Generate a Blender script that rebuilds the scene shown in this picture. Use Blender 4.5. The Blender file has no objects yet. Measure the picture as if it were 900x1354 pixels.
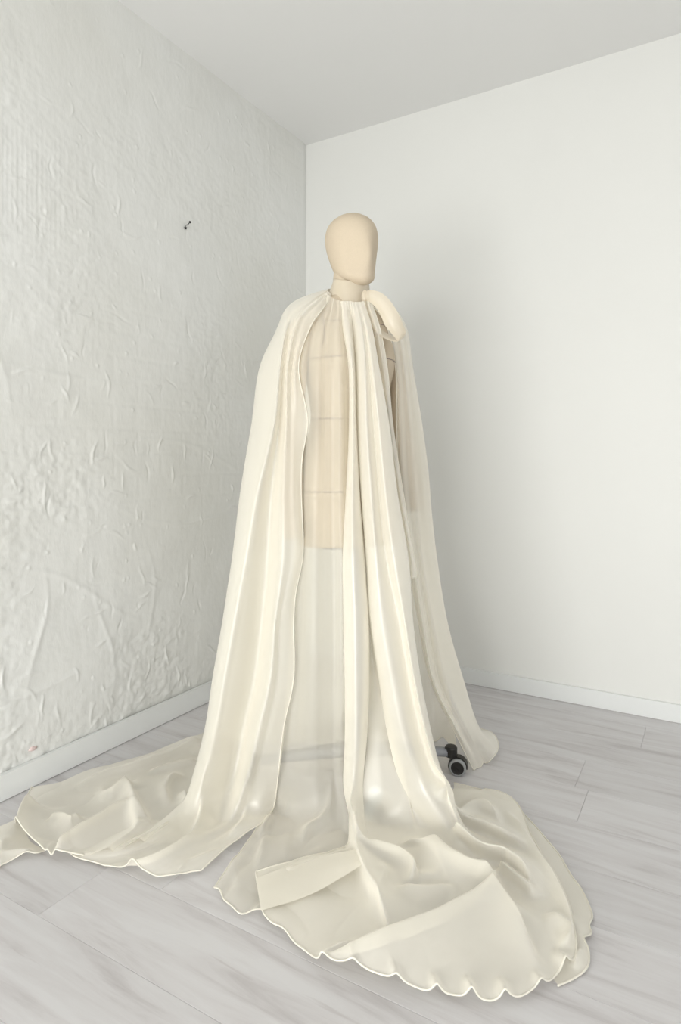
import bpy, bmesh, math, random
import numpy as np
from mathutils import Vector, Matrix, noise

random.seed(7); np.random.seed(7)
SC = bpy.context.scene
COL = SC.collection

# ------------------------------------------------------------------ camera
F = 837.6            # focal length in pixels of the 900 x 1354 frame
CX, HY, H = 450.0, 606.0, 1.0    # principal column, horizon row, camera height
cam_d = bpy.data.cameras.new('camera')
cam = bpy.data.objects.new('camera', cam_d); COL.objects.link(cam)
cam.location = (0, 0, H); cam.rotation_euler = (math.pi/2, 0, 0)
cam_d.sensor_fit = 'HORIZONTAL'; cam_d.sensor_width = 36.0
cam_d.lens = F/900*36.0
cam_d.shift_y = -(677.0-HY)/900.0
cam_d.clip_start = 0.02
SC.camera = cam

# ------------------------------------------------------------------ room frame
CORN = np.array([-0.178, 3.255])          # corner of the two walls on the floor
UA = np.array([0.862, -0.507])            # along the right wall
UB = np.array([-0.507, -0.862])           # along the left wall, towards the viewer
CEIL = 2.607
RA, RB = 4.3, 4.7                         # room size along a and b
def R(a, b, z=0.0):
    p = CORN + UA*a + UB*b
    return (float(p[0]), float(p[1]), float(z))

# ------------------------------------------------------------------ world, light, exposure
w = bpy.data.worlds.new('world'); SC.world = w; w.use_nodes = True
wn = w.node_tree.nodes; wl = w.node_tree.links
wn['Background'].inputs[0].default_value = (0.95, 0.97, 1.0, 1)
wn['Background'].inputs[1].default_value = 1.0

def area(name, a, b, z, sx, sy, power, col, target):
    d = bpy.data.lights.new(name, 'AREA'); d.shape = 'RECTANGLE'
    d.size = sx; d.size_y = sy; d.energy = power; d.color = col
    o = bpy.data.objects.new(name, d); COL.objects.link(o)
    o.location = R(a, b, z)
    v = Vector(R(*target)) - o.location
    o.rotation_euler = v.to_track_quat('-Z', 'Y').to_euler()
    return o
WIN = (0.25, 2.35, 0.06, 1.10)            # opening in the wall opposite the right wall: a0 a1 z0 z1
WIN2 = (1.6, 3.8, 0.12, 2.25)             # opening in the wall opposite the left wall: b0 b1 z0 z1
area('daylight_window', (WIN[0]+WIN[1])/2, RB+0.02, (WIN[2]+WIN[3])/2, WIN[1]-WIN[0], WIN[3]-WIN[2], 84, (0.995, 0.995, 0.96), ((WIN[0]+WIN[1])/2, 0, 1.1))
area('daylight_window_side', RA+0.02, (WIN2[0]+WIN2[1])/2, (WIN2[2]+WIN2[3])/2, WIN2[1]-WIN2[0], WIN2[3]-WIN2[2], 9, (1.0, 0.99, 0.97), (0, (WIN2[0]+WIN2[1])/2, 1.1))

SC.view_settings.view_transform = 'Standard'
SC.view_settings.look = 'None'
SC.view_settings.gamma = 1.0
SC.view_settings.use_curve_mapping = False
SC.view_settings.exposure = 0.0

# ------------------------------------------------------------------ materials
def new_mat(name):
    m = bpy.data.materials.new(name); m.use_nodes = True
    nt = m.node_tree; nt.nodes.clear()
    out = nt.nodes.new('ShaderNodeOutputMaterial')
    return m, nt, out
def N(nt, t, **k):
    n = nt.nodes.new(t)
    for a, b in k.items():
        if a.startswith('i_'):
            key = a[2:]; n.inputs[int(key) if key.isdigit() else key.replace('_', ' ')].default_value = b
        else: setattr(n, a, b)
    return n
def plain(name, col, rough=0.5, metal=0.0, noise_amt=0.04, scale=20.0, bump=0.0, spec=0.5):
    m, nt, out = new_mat(name); L = nt.links.new
    p = N(nt, 'ShaderNodeBsdfPrincipled'); p.inputs['Roughness'].default_value = rough
    p.inputs['Metallic'].default_value = metal; p.inputs['Specular IOR Level'].default_value = spec
    tc = N(nt, 'ShaderNodeTexCoord'); nz = N(nt, 'ShaderNodeTexNoise'); nz.inputs['Scale'].default_value = scale
    nz.inputs['Detail'].default_value = 4
    L(tc.outputs['Object'], nz.inputs['Vector'])
    mx = N(nt, 'ShaderNodeMix', data_type='RGBA')
    mx.inputs[6].default_value = tuple(max(0, c*(1-noise_amt)) for c in col)+(1,)
    mx.inputs[7].default_value = tuple(min(1, c*(1+noise_amt)) for c in col)+(1,)
    L(nz.outputs['Fac'], mx.inputs[0]); L(mx.outputs[2], p.inputs['Base Color'])
    if bump:
        b = N(nt, 'ShaderNodeBump'); b.inputs['Strength'].default_value = bump; b.inputs['Distance'].default_value = 0.004
        L(nz.outputs['Fac'], b.inputs['Height']); L(b.outputs['Normal'], p.inputs['Normal'])
    L(p.outputs[0], out.inputs['Surface'])
    return m

def mat_plaster():
    m, nt, out = new_mat('rough_plaster'); L = nt.links.new
    p = N(nt, 'ShaderNodeBsdfPrincipled'); p.inputs['Roughness'].default_value = 0.42
    p.inputs['Specular IOR Level'].default_value = 0.45
    tc = N(nt, 'ShaderNodeTexCoord')
    n1 = N(nt, 'ShaderNodeTexNoise'); n1.inputs['Scale'].default_value = 28; n1.inputs['Detail'].default_value = 6; n1.inputs['Roughness'].default_value = 0.6
    n2 = N(nt, 'ShaderNodeTexNoise'); n2.inputs['Scale'].default_value = 1.3; n2.inputs['Detail'].default_value = 3
    mp = N(nt, 'ShaderNodeMapping'); mp.inputs['Scale'].default_value = (1, 1, 0.45)
    L(tc.outputs['Object'], mp.inputs['Vector'])
    L(mp.outputs[0], n1.inputs['Vector']); L(tc.outputs['Object'], n2.inputs['Vector'])
    mx = N(nt, 'ShaderNodeMix', data_type='RGBA')
    mx.inputs[6].default_value = (0.74, 0.74, 0.705, 1); mx.inputs[7].default_value = (0.79, 0.795, 0.775, 1)
    rr = N(nt, 'ShaderNodeMapRange'); rr.inputs[1].default_value = 0.35; rr.inputs[2].default_value = 0.65
    L(n2.outputs['Fac'], rr.inputs[0]); L(rr.outputs[0], mx.inputs[0])
    L(mx.outputs[2], p.inputs['Base Color'])
    b = N(nt, 'ShaderNodeBump'); b.inputs['Strength'].default_value = 0.35; b.inputs['Distance'].default_value = 0.006
    L(n1.outputs['Fac'], b.inputs['Height']); L(b.outputs['Normal'], p.inputs['Normal'])
    L(p.outputs[0], out.inputs['Surface'])
    return m

def mat_planks():
    m, nt, out = new_mat('grey_laminate'); L = nt.links.new
    p = N(nt, 'ShaderNodeBsdfPrincipled'); p.inputs['Roughness'].default_value = 0.48
    p.inputs['Specular IOR Level'].default_value = 0.4
    oi = N(nt, 'ShaderNodeObjectInfo')
    tc = N(nt, 'ShaderNodeTexCoord')
    off = N(nt, 'ShaderNodeVectorMath', operation='SCALE'); off.inputs[3].default_value = 40.0
    cmb = N(nt, 'ShaderNodeCombineXYZ'); L(oi.outputs['Random'], cmb.inputs[0]); L(oi.outputs['Random'], cmb.inputs[1])
    L(cmb.outputs[0], off.inputs[0])
    add = N(nt, 'ShaderNodeVectorMath', operation='ADD'); L(tc.outputs['Object'], add.inputs[0]); L(off.outputs[0], add.inputs[1])
    mp = N(nt, 'ShaderNodeMapping'); mp.inputs['Scale'].default_value = (1.6, 14, 1)
    L(add.outputs[0], mp.inputs['Vector'])
    n1 = N(nt, 'ShaderNodeTexNoise'); n1.inputs['Scale'].default_value = 1.6; n1.inputs['Detail'].default_value = 7; n1.inputs['Roughness'].default_value = 0.62
    n1.inputs['Distortion'].default_value = 0.6
    L(mp.outputs[0], n1.inputs['Vector'])
    cr = N(nt, 'ShaderNodeValToRGB'); e = cr.color_ramp.elements
    e[0].position = 0.27; e[0].color = (0.50, 0.475, 0.48, 1)
    e[1].position = 0.62; e[1].color = (0.69, 0.68, 0.69, 1)
    x = cr.color_ramp.elements.new(0.46); x.color = (0.64, 0.622, 0.63, 1)
    L(n1.outputs['Fac'], cr.inputs[0])
    mp2 = N(nt, 'ShaderNodeMapping'); mp2.inputs['Scale'].default_value = (4.5, 60, 1); L(add.outputs[0], mp2.inputs['Vector'])
    n2 = N(nt, 'ShaderNodeTexNoise'); n2.inputs['Scale'].default_value = 1.0; n2.inputs['Detail'].default_value = 4
    L(mp2.outputs[0], n2.inputs['Vector'])
    mr = N(nt, 'ShaderNodeMapRange'); mr.inputs[1].default_value = 0.66; mr.inputs[2].default_value = 0.80; mr.inputs[3].default_value = 0.0; mr.inputs[4].default_value = 0.55
    L(n2.outputs['Fac'], mr.inputs[0])
    mx = N(nt, 'ShaderNodeMix', data_type='RGBA'); L(mr.outputs[0], mx.inputs[0]); L(cr.outputs[0], mx.inputs[6])
    mx.inputs[7].default_value = (0.42, 0.38, 0.38, 1)
    hv = N(nt, 'ShaderNodeHueSaturation'); L(mx.outputs[2], hv.inputs['Color'])
    mr2 = N(nt, 'ShaderNodeMapRange'); mr2.inputs[3].default_value = 0.95; mr2.inputs[4].default_value = 1.05; L(oi.outputs['Random'], mr2.inputs[0])
    L(mr2.outputs[0], hv.inputs['Value']); L(hv.outputs[0], p.inputs['Base Color'])
    b = N(nt, 'ShaderNodeBump'); b.inputs['Strength'].default_value = 0.08; b.inputs['Distance'].default_value = 0.002
    L(n2.outputs['Fac'], b.inputs['Height']); L(b.outputs['Normal'], p.inputs['Normal'])
    L(p.outputs[0], out.inputs['Surface'])
    return m

def mat_silk(name, col, T, transl=0.35, rough=0.36, spec=0.5, sheen=0.2, gloss=0.04):
    """sheer woven silk: part of the light goes straight through the weave (more when the cloth is seen square on, less along its slope),
    part is scattered through, part reflected with a satin gloss"""
    m, nt, out = new_mat(name); L = nt.links.new
    p = N(nt, 'ShaderNodeBsdfPrincipled'); p.inputs['Base Color'].default_value = col+(1,)
    p.inputs['Roughness'].default_value = rough; p.inputs['Specular IOR Level'].default_value = spec
    p.inputs['Sheen Weight'].default_value = sheen; p.inputs['Sheen Roughness'].default_value = 0.4
    tr = N(nt, 'ShaderNodeBsdfTranslucent'); tr.inputs['Color'].default_value = col+(1,)
    gl = N(nt, 'ShaderNodeBsdfGlossy'); gl.inputs['Color'].default_value = (1, 0.985, 0.955, 1); gl.inputs['Roughness'].default_value = rough+.14
    pg = N(nt, 'ShaderNodeMixShader'); pg.inputs[0].default_value = gloss; L(p.outputs[0], pg.inputs[1]); L(gl.outputs[0], pg.inputs[2])
    mx = N(nt, 'ShaderNodeMixShader'); mx.inputs[0].default_value = transl
    L(pg.outputs[0], mx.inputs[1]); L(tr.outputs[0], mx.inputs[2])
    tp = N(nt, 'ShaderNodeBsdfTransparent'); tp.inputs[0].default_value = (1.0, 1.0, 0.99, 1)
    g = N(nt, 'ShaderNodeNewGeometry')
    dt = N(nt, 'ShaderNodeVectorMath', operation='DOT_PRODUCT'); L(g.outputs['Normal'], dt.inputs[0]); L(g.outputs['Incoming'], dt.inputs[1])
    ab = N(nt, 'ShaderNodeMath', operation='ABSOLUTE'); L(dt.outputs['Value'], ab.inputs[0])
    mxm = N(nt, 'ShaderNodeMath', operation='MAXIMUM'); mxm.inputs[1].default_value = 0.22; L(ab.outputs[0], mxm.inputs[0])
    inv = N(nt, 'ShaderNodeMath', operation='DIVIDE'); inv.inputs[0].default_value = 1.0; L(mxm.outputs[0], inv.inputs[1])
    pw = N(nt, 'ShaderNodeMath', operation='POWER'); pw.inputs[0].default_value = T; L(inv.outputs[0], pw.inputs[1])
    m2 = N(nt, 'ShaderNodeMixShader'); L(pw.outputs[0], m2.inputs[0]); L(mx.outputs[0], m2.inputs[1]); L(tp.outputs[0], m2.inputs[2])
    L(m2.outputs[0], out.inputs['Surface'])
    return m

M_PLASTER = mat_plaster()
M_WALL = plain('smooth_white_paint', (0.79, 0.792, 0.768), 0.55, noise_amt=0.012, scale=3, bump=0.05)
M_CEIL = plain('ceiling_paint', (0.80, 0.80, 0.79), 0.7, noise_amt=0.01, scale=3)
M_BASE = plain('skirting_paint', (0.80, 0.815, 0.81), 0.35, noise_amt=0.015, scale=8)
M_PLANK = mat_planks()
M_GAP = plain('dark_joint', (0.55, 0.53, 0.53), 0.8)
IV = (0.985, 0.945, 0.84)
M_SHEER = mat_silk('sheer_silk', IV, 0.66, transl=0.18, rough=0.34)
M_BACK = mat_silk('cape_back_silk', IV, 0.38, transl=0.3, rough=0.34)
M_CAPE = mat_silk('cape_silk', IV, 0.48, transl=0.12, rough=0.32, gloss=0.13)
M_TRAIN = mat_silk('train_silk', IV, 0.40, transl=0.10, rough=0.30, gloss=0.12)
M_VEIL = mat_silk('cape_veil_silk', IV, 0.58, transl=0.15, rough=0.32, gloss=0.08)
M_HEM = mat_silk('rolled_hem_silk', (0.965, 0.93, 0.83), 0.03, transl=0.2, rough=0.4)
M_COLLAR = mat_silk('collar_silk', (0.84, 0.755, 0.61), 0.18, transl=0.25, rough=0.34)
M_LINEN = plain('beige_linen', (0.63, 0.535, 0.41), 0.85, noise_amt=0.05, scale=260, bump=0.12, spec=0.2)
M_TAPE = plain('marking_thread', (0.20, 0.15, 0.16), 0.8)
M_METAL = plain('grey_metal', (0.30, 0.31, 0.34), 0.5, metal=0.0)
M_BLACK = plain('black_plastic', (0.014, 0.013, 0.013), 0.42)
M_TYRE = plain('grey_tyre', (0.36, 0.37, 0.38), 0.6)
M_BLUE = plain('pale_blue_plastic', (0.50, 0.60, 0.68), 0.5)
M_CHIP = plain('bare_brick', (0.72, 0.58, 0.56), 0.9, noise_amt=0.2, scale=60)

# ------------------------------------------------------------------ object helpers
def tag(o, label=None, cat=None, group=None, kind=None):
    if label: o['label'] = label
    if cat: o['category'] = cat
    if group: o['group'] = group
    if kind: o['kind'] = kind
    return o
def world(q):
    return q.matrix_basis.copy() if q.parent is None else world(q.parent) @ q.matrix_parent_inverse @ q.matrix_basis
def link(name, me, mat, parent=None, smooth=False):
    o = bpy.data.objects.new(name, me); COL.objects.link(o)
    if mat: me.materials.append(mat)
    if smooth:
        me.polygons.foreach_set('use_smooth', [True]*len(me.polygons))
    if parent:
        o.parent = parent
        o.matrix_parent_inverse = world(parent).inverted()
    return o
def empty(name, loc):
    o = bpy.data.objects.new(name, None); COL.objects.link(o); o.location = loc; o.empty_display_size = 0.1
    return o
def pyd(name, V, Fc, mat, parent=None, smooth=False):
    me = bpy.data.meshes.new(name); me.from_pydata([tuple(map(float, v)) for v in V], [], Fc); me.update()
    return link(name, me, mat, parent, smooth)
def bmo(name, bm, mat, parent=None, smooth=False):
    bmesh.ops.recalc_face_normals(bm, faces=bm.faces)
    me = bpy.data.meshes.new(name); bm.to_mesh(me); bm.free()
    return link(name, me, mat, parent, smooth)
def prism(bm, quad, z0, z1):
    vs = [bm.verts.new((x, y, z)) for z in (z0, z1) for x, y in quad]
    n = len(quad)
    bm.faces.new(vs[:n][::-1]); bm.faces.new(vs[n:])
    for i in range(n): bm.faces.new((vs[i], vs[(i+1) % n], vs[n+(i+1) % n], vs[n+i]))
    return vs
def rbox(bm, a0, a1, b0, b1, z0, z1):
    prism(bm, [R(a0, b0)[:2], R(a1, b0)[:2], R(a1, b1)[:2], R(a0, b1)[:2]], z0, z1)
def lathe(bm, prof, origin, axis, n=32, closed=False):
    ax = Vector(axis).normalized(); t = Vector((0, 0, 1)) if abs(ax.z) < 0.9 else Vector((1, 0, 0))
    u = ax.cross(t).normalized(); v = ax.cross(u)
    o = Vector(origin); rings = []
    for r, h in prof:
        rings.append([bm.verts.new(o + ax*h + (u*math.cos(2*math.pi*i/n) + v*math.sin(2*math.pi*i/n))*max(r, 1e-5)) for i in range(n)])
    for A, B in zip(rings, rings[1:]):
        for i in range(n): bm.faces.new((A[i], A[(i+1) % n], B[(i+1) % n], B[i]))
    bm.faces.new(rings[0][::-1]); bm.faces.new(rings[-1])
def tube(bm, pts, rad, n=6):
    pts = [Vector(p) for p in pts]; rings = []
    nrm = None
    for i, p in enumerate(pts):
        t = (pts[min(i+1, len(pts)-1)] - pts[max(i-1, 0)])
        if t.length < 1e-9: t = Vector((0, 0, 1))
        t.normalize()
        if nrm is None:
            nrm = t.cross(Vector((0, 0, 1)) if abs(t.z) < 0.9 else Vector((1, 0, 0))).normalized()
        nrm = (nrm - t*nrm.dot(t))
        if nrm.length < 1e-6: nrm = t.orthogonal()
        nrm.normalize(); bn = t.cross(nrm)
        r = rad[i] if hasattr(rad, '__len__') else rad
        rings.append([bm.verts.new(p + (nrm*math.cos(2*math.pi*k/n) + bn*math.sin(2*math.pi*k/n))*r) for k in range(n)])
    for A, B in zip(rings, rings[1:]):
        for k in range(n): bm.faces.new((A[k], A[(k+1) % n], B[(k+1) % n], B[k]))
    bm.faces.new(rings[0][::-1]); bm.faces.new(rings[-1])

# pixel of the photograph + distance -> point in the room
def P(px, py, Y):  return np.array([(px-CX)/F*Y, Y, H-(py-HY)/F*Y])
def G(px, py, z=0.0):
    Y = F*(H-z)/(py-HY); return np.array([(px-CX)/F*Y, Y, z])
def project(Q):
    return np.stack([CX+F*Q[..., 0]/Q[..., 1], HY-F*(Q[..., 2]-H)/Q[..., 1]], -1)

# ------------------------------------------------------------------ the setting
# floor: a sub-floor showing in the joints, and laminate planks parallel to the right wall
bm = bmesh.new(); rbox(bm, 0, RA, 0, RB, -0.05, -0.006)
floor = tag(bmo('floor', bm, M_GAP), 'pale grey wood-grain laminate floor', kind='structure')
PW, PL = 0.194, 1.38
ang = math.atan2(UA[1], UA[0])
def plank_mesh(l, wd):
    bm = bmesh.new(); bmesh.ops.create_cube(bm, size=1)
    for v in bm.verts: v.co = (v.co.x*l, v.co.y*wd, v.co.z*0.006)
    bmesh.ops.bevel(bm, geom=[e for e in bm.edges if all(v.co.z > 0 for v in e.verts)], offset=0.0007, segments=1, affect='EDGES')
    bmesh.ops.recalc_face_normals(bm, faces=bm.faces)
    me = bpy.data.meshes.new('plank'); bm.to_mesh(me); bm.free(); me.materials.append(M_PLANK); return me
full = plank_mesh(PL-0.0004, PW-0.0004)
cache = {}
k = 0
b0 = 0.498-3*PW
offs = {3: 1.44, 9: 0.53}
while b0 < RB:
    start = (offs[k] if k in offs else random.uniform(0, PL)) - 2*PL
    a0 = start
    while a0 < RA:
        lo, hi = max(a0, 0.006), min(a0+PL, RA)
        bl, bh = max(b0, 0.006), min(b0+PW, RB)
        if hi-lo > 0.03 and bh-bl > 0.01:
            # only planks the picture or a step aside could show
            cpt = R((lo+hi)/2, (bl+bh)/2)
            if True:
                me = full if (hi-lo > PL-1e-4 and bh-bl > PW-1e-4) else plank_mesh(hi-lo-0.0004, bh-bl-0.0004)
                o = bpy.data.objects.new('plank', me); COL.objects.link(o); o.parent = floor
                o.location = (cpt[0], cpt[1], -0.003); o.rotation_euler = (0, 0, ang)
        a0 += PL
    b0 += PW; k += 1

# ceiling
bm = bmesh.new(); rbox(bm, -0.1, RA+0.1, -0.1, RB+0.1, CEIL, CEIL+0.1)
tag(bmo('ceiling', bm, M_CEIL), 'plain white painted ceiling', kind='structure')
# smooth right wall
bm = bmesh.new(); rbox(bm, -0.1, RA+0.1, -0.12, 0.0, -0.05, CEIL)
tag(bmo('wall_right', bm, M_WALL), 'smooth white painted wall', kind='structure')
# wall with the window the daylight comes from, behind the viewer, and the one at the side
def wall_with_opening(name, horiz, W):
    bm = bmesh.new()
    def bx(u0, u1, z0, z1):
        if horiz == 'a': rbox(bm, u0, u1, RB, RB+0.12, z0, z1)
        else: rbox(bm, RA, RA+0.12, u0, u1, z0, z1)
    lo, hi = (-0.1, RA+0.1) if horiz == 'a' else (-0.1, RB+0.1)
    bx(lo, W[0], -0.05, CEIL); bx(W[1], hi, -0.05, CEIL); bx(W[0], W[1], -0.05, W[2]); bx(W[0], W[1], W[3], CEIL)
    tag(bmo(name, bm, M_WALL), 'white wall with a tall window opening, behind the viewer', kind='structure')
wall_with_opening('wall_back', 'a', WIN)
wall_with_opening('wall_side', 'b', WIN2)

# rough left wall: thick paint over uneven plaster, modelled relief
def plaster_wall():
    nz = 600
    BL = RB
    bb = np.concatenate([np.linspace(0, 2.3, 660), np.linspace(2.3, BL, 41)[1:]]); nb = len(bb) ; zz = np.linspace(0.0, CEIL, nz)
    BB, ZZ = np.meshgrid(bb, zz)
    D = np.zeros_like(BB)
    rng = np.random.default_rng(3)
    def vnoise(cell_b, cell_z, seed):
        r = np.random.default_rng(seed)
        gb, gz = int(BL/cell_b)+3, int(CEIL/cell_z)+3
        g = r.uniform(-1, 1, (gz, gb))
        fb, fz = BB/cell_b, ZZ/cell_z
        ib, iz = fb.astype(int), fz.astype(int); tb, tz = fb-ib, fz-iz
        tb = tb*tb*(3-2*tb); tz = tz*tz*(3-2*tz)
        return (g[iz, ib]*(1-tb)+g[iz, ib+1]*tb)*(1-tz)+(g[iz+1, ib]*(1-tb)+g[iz+1, ib+1]*tb)*tz
    D += 0.004*vnoise(.5, .4, 1)+0.0016*vnoise(.18, .15, 2)+0.0012*vnoise(.07, .06, 3)+0.0010*np.abs(vnoise(.11, .09, 33))
    # rougher towards the viewer and the floor
    rough = np.clip(0.30+0.22*BB/1.5+0.35*(1-ZZ/1.6), 0.15, 1.1)
    patch = np.clip(vnoise(.35, .3, 9)*1.4+0.35, 0, 1)
    D += rough*(0.25+patch)*(0.0020*vnoise(.030, .026, 4)+0.0018*np.abs(vnoise(.021, .019, 6))+0.0013*vnoise(.015, .014, 5))
    # ghost of the brick courses
    course = 0.0
    zc = (ZZ/0.085); row = zc.astype(int)
    jz = np.abs(zc-np.round(zc))*0.085
    bc = (BB+0.11*(row % 2))/0.22; jb = np.abs(bc-np.round(bc))*0.22
    msk = np.clip(vnoise(.6, .5, 12)*1.2, 0, 1)
    D -= msk*0.0008*np.maximum(np.exp(-(jz/0.008)**2), np.exp(-(jb/0.008)**2))
    # strokes, drips, lumps and chips of thick paint
    def stroke(b, z, L, wd, h, th):
        i0, i1 = np.searchsorted(bb, [b-L-wd*3, b+L+wd*3]); j0, j1 = np.searchsorted(zz, [z-L-wd*3, z+L+wd*3])
        if i1 <= i0 or j1 <= j0: return
        x = BB[j0:j1, i0:i1]-b; y = ZZ[j0:j1, i0:i1]-z
        c, s = math.cos(th), math.sin(th)
        u, v = x*c+y*s, -x*s+y*c
        v = v+0.15*L*np.sin(u/L*2.2+b*40)
        D[j0:j1, i0:i1] += h*np.exp(-(v/wd)**2)*np.clip(1.2-np.abs(u/L), 0, 1)
    for _ in range(900):
        b = rng.uniform(0.05, 2.3); z = rng.uniform(0.05, 2.6)
        if rng.uniform() > np.clip(0.15+0.18*b+0.35*(1-z/1.7), 0.12, 1): continue
        th = rng.choice([math.pi/2+rng.normal(0, .18), rng.normal(0.1, .3), rng.uniform(0, 3.14)], p=[.5, .2, .3])
        stroke(b, z, rng.uniform(.010, .05), rng.uniform(.0025, .0050), rng.choice([1, 1, -0.8])*rng.uniform(.0014, .0042), th)
    for _ in range(260):
        stroke(rng.uniform(0.05, 2.3), rng.uniform(0.05, 2.5), .006, rng.uniform(.003, .006), rng.uniform(.0015, .0035), rng.uniform(0, 3))
    # long trowel edges
    for (b, z, L, th, h) in [(0.9, 0.98, .55, .10, .003), (1.5, 1.25, .5, -.25, .0035), (0.8, .78, .45, .22, .003), (1.7, 1.75, .35, -.5, .004), (1.75, 2.15, .18, 1.7, .006),
                             (1.95, 1.95, .25, 1.9, -.005), (1.35, .55, .3, .35, .004), (1.62, .33, .3, .12, .006), (1.25, .4, .22, 1.5, .004), (1.5, .45, .2, 1.6, .005), (1.05, .5, .2, 1.5, .003), (1.72, 1.42, .3, 1.2, .005)]:
        stroke(b, z, L, .010, h*.55, th)
    # notched-trowel comb marks high up near the viewer
    cm = np.exp(-((BB-1.62)/.22)**4)*np.exp(-((ZZ-1.83)/.17)**4)
    D += cm*0.0003*np.sin(BB/0.016*2*math.pi)
    D += 0.002
    D *= np.clip((BB)/0.03, 0, 1)
    V = np.zeros((nz, nb, 3))
    V[..., 0] = CORN[0]+UA[0]*D+UB[0]*BB; V[..., 1] = CORN[1]+UA[1]*D+UB[1]*BB; V[..., 2] = ZZ
    idx = np.arange(nz*nb).reshape(nz, nb)
    Fc = np.stack([idx[:-1, :-1], idx[1:, :-1], idx[1:, 1:], idx[:-1, 1:]], -1).reshape(-1, 4)
    me = bpy.data.meshes.new('wall_left'); me.from_pydata(V.reshape(-1, 3), [], Fc.tolist()); me.update()
    # backing so that the wall has thickness
    bm = bmesh.new(); bm.from_mesh(me); rbox(bm, -0.12, -0.012, -0.1, RB+0.1, -0.05, CEIL); bm.to_mesh(me); bm.free()
    return link('wall_left', me, M_PLASTER, None, True)
wl_ = tag(plaster_wall(), 'rough lumpy white painted plaster wall', kind='structure')

# skirting boards
def skirting(name, quadf, hgt, label):
    bm = bmesh.new(); quadf(bm, hgt)
    bmesh.ops.recalc_face_normals(bm, faces=bm.faces)
    tag(bmo(name, bm, M_BASE), label, kind='structure')
skirting('baseboard_left', lambda bm, h: (rbox(bm, 0.010, 0.024, 0.012, RB, 0.003, h)), 0.079, 'white skirting board under the rough wall')
skirting('baseboard_right', lambda bm, h: (rbox(bm, 0.0, RA, 0.0, 0.013, 0.003, h)), 0.070, 'white skirting board under the smooth wall')
# dark expansion gap under both boards
bm = bmesh.new(); rbox(bm, 0.004, 0.020, 0.004, RB, -0.004, 0.004); rbox(bm, 0, RA, 0.0, 0.011, -0.004, 0.004)
tag(bmo('trim_1', bm, M_GAP), 'dark gap under the skirting boards', kind='structure')

# bent nail in the rough wall, chip showing bare brick, small scuff
def wallpt(px, py):        # point on the left wall seen at this pixel
    d = np.array([(px-CX)/F, 1.0]); A = np.array([[d[0], -UB[0]], [d[1], -UB[1]]])
    t, b = np.linalg.solve(A, CORN); return b, H-(py-HY)/F*t
b_, z_ = wallpt(245, 298)
root = tag(empty('wall_nail', R(0.004, b_, z_)), 'small dark bent nail stuck in the rough white wall', 'nail')
bm = bmesh.new(); tube(bm, [R(0.0, b_, z_), R(0.012, b_, z_), R(0.020, b_+.001, z_+.004), R(0.022, b_-0.003, z_+.010)], 0.0017, 8)
bmo('shank', bm, M_BLACK, root, True)
bm = bmesh.new(); lathe(bm, [(0.004, 0), (0.0052, 0.001), (0.0052, 0.003), (0.004, 0.004)], R(0.021, b_-0.003, z_+.009), tuple(UA)+(0.4,), 12)
bmo('nail_head', bm, M_BLACK, root)
bm = bmesh.new(); lathe(bm, [(0.0005, 0), (0.005, 0.001), (0.006, 0.004), (0.003, 0.007)], R(0.002, b_+.004, z_-.012), tuple(UA)+(0.0,), 10)
bmo('wall_plug', bm, M_BLACK, root)
b_, z_ = wallpt(42, 990)
bm = bmesh.new()
bmesh.ops.create_icosphere(bm, subdivisions=3, radius=1.0)
for v in bm.verts:
    n_ = 1+0.35*noise.noise(v.co*2.3); c = v.co*n_
    q = R(0.010+c.x*0.006-.004, b_+c.y*0.013, z_+c.z*0.007+0.002); v.co = q
tag(bmo('brick_chip', bm, M_CHIP, None, True), 'small pinkish brick chip above the left skirting board', 'chip')

# ------------------------------------------------------------------ the mannequin
BC = np.array([0.026, 2.00]); YAW = math.radians(24)
FW = np.array([math.sin(YAW), -math.cos(YAW)]); SD = np.array([math.cos(YAW), math.sin(YAW)])
def BL(s, f, z): p = BC+SD*s+FW*f; return (float(p[0]), float(p[1]), float(z))
man = tag(empty('mannequin', (BC[0], BC[1], 0)), 'beige linen dress form with faceless head on a wheeled stand, under the gown', 'mannequin')

def hermite(xs, ys, x):
    xs = np.asarray(xs, float); ys = np.asarray(ys, float); x = np.asarray(x, float)
    m = np.empty_like(ys); m[1:-1] = ((ys[2:]-ys[1:-1]).T/(xs[2:]-xs[1:-1])+(ys[1:-1]-ys[:-2]).T/(xs[1:-1]-xs[:-2])).T/2
    m[0] = (ys[1]-ys[0])/(xs[1]-xs[0]); m[-1] = (ys[-1]-ys[-2])/(xs[-1]-xs[-2])
    i = np.clip(np.searchsorted(xs, x, 'right')-1, 0, len(xs)-2)
    h = xs[i+1]-xs[i]; t = (x-xs[i])/h
    ex = (slice(None),)+(None,)*(ys.ndim-1)
    t2, h2 = t[ex], h[ex]
    return (2*t2**3-3*t2**2+1)*ys[i]+(t2**3-2*t2**2+t2)*h2*m[i]+(-2*t2**3+3*t2**2)*ys[i+1]+(t2**3-t2**2)*h2*m[i+1]

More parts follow.
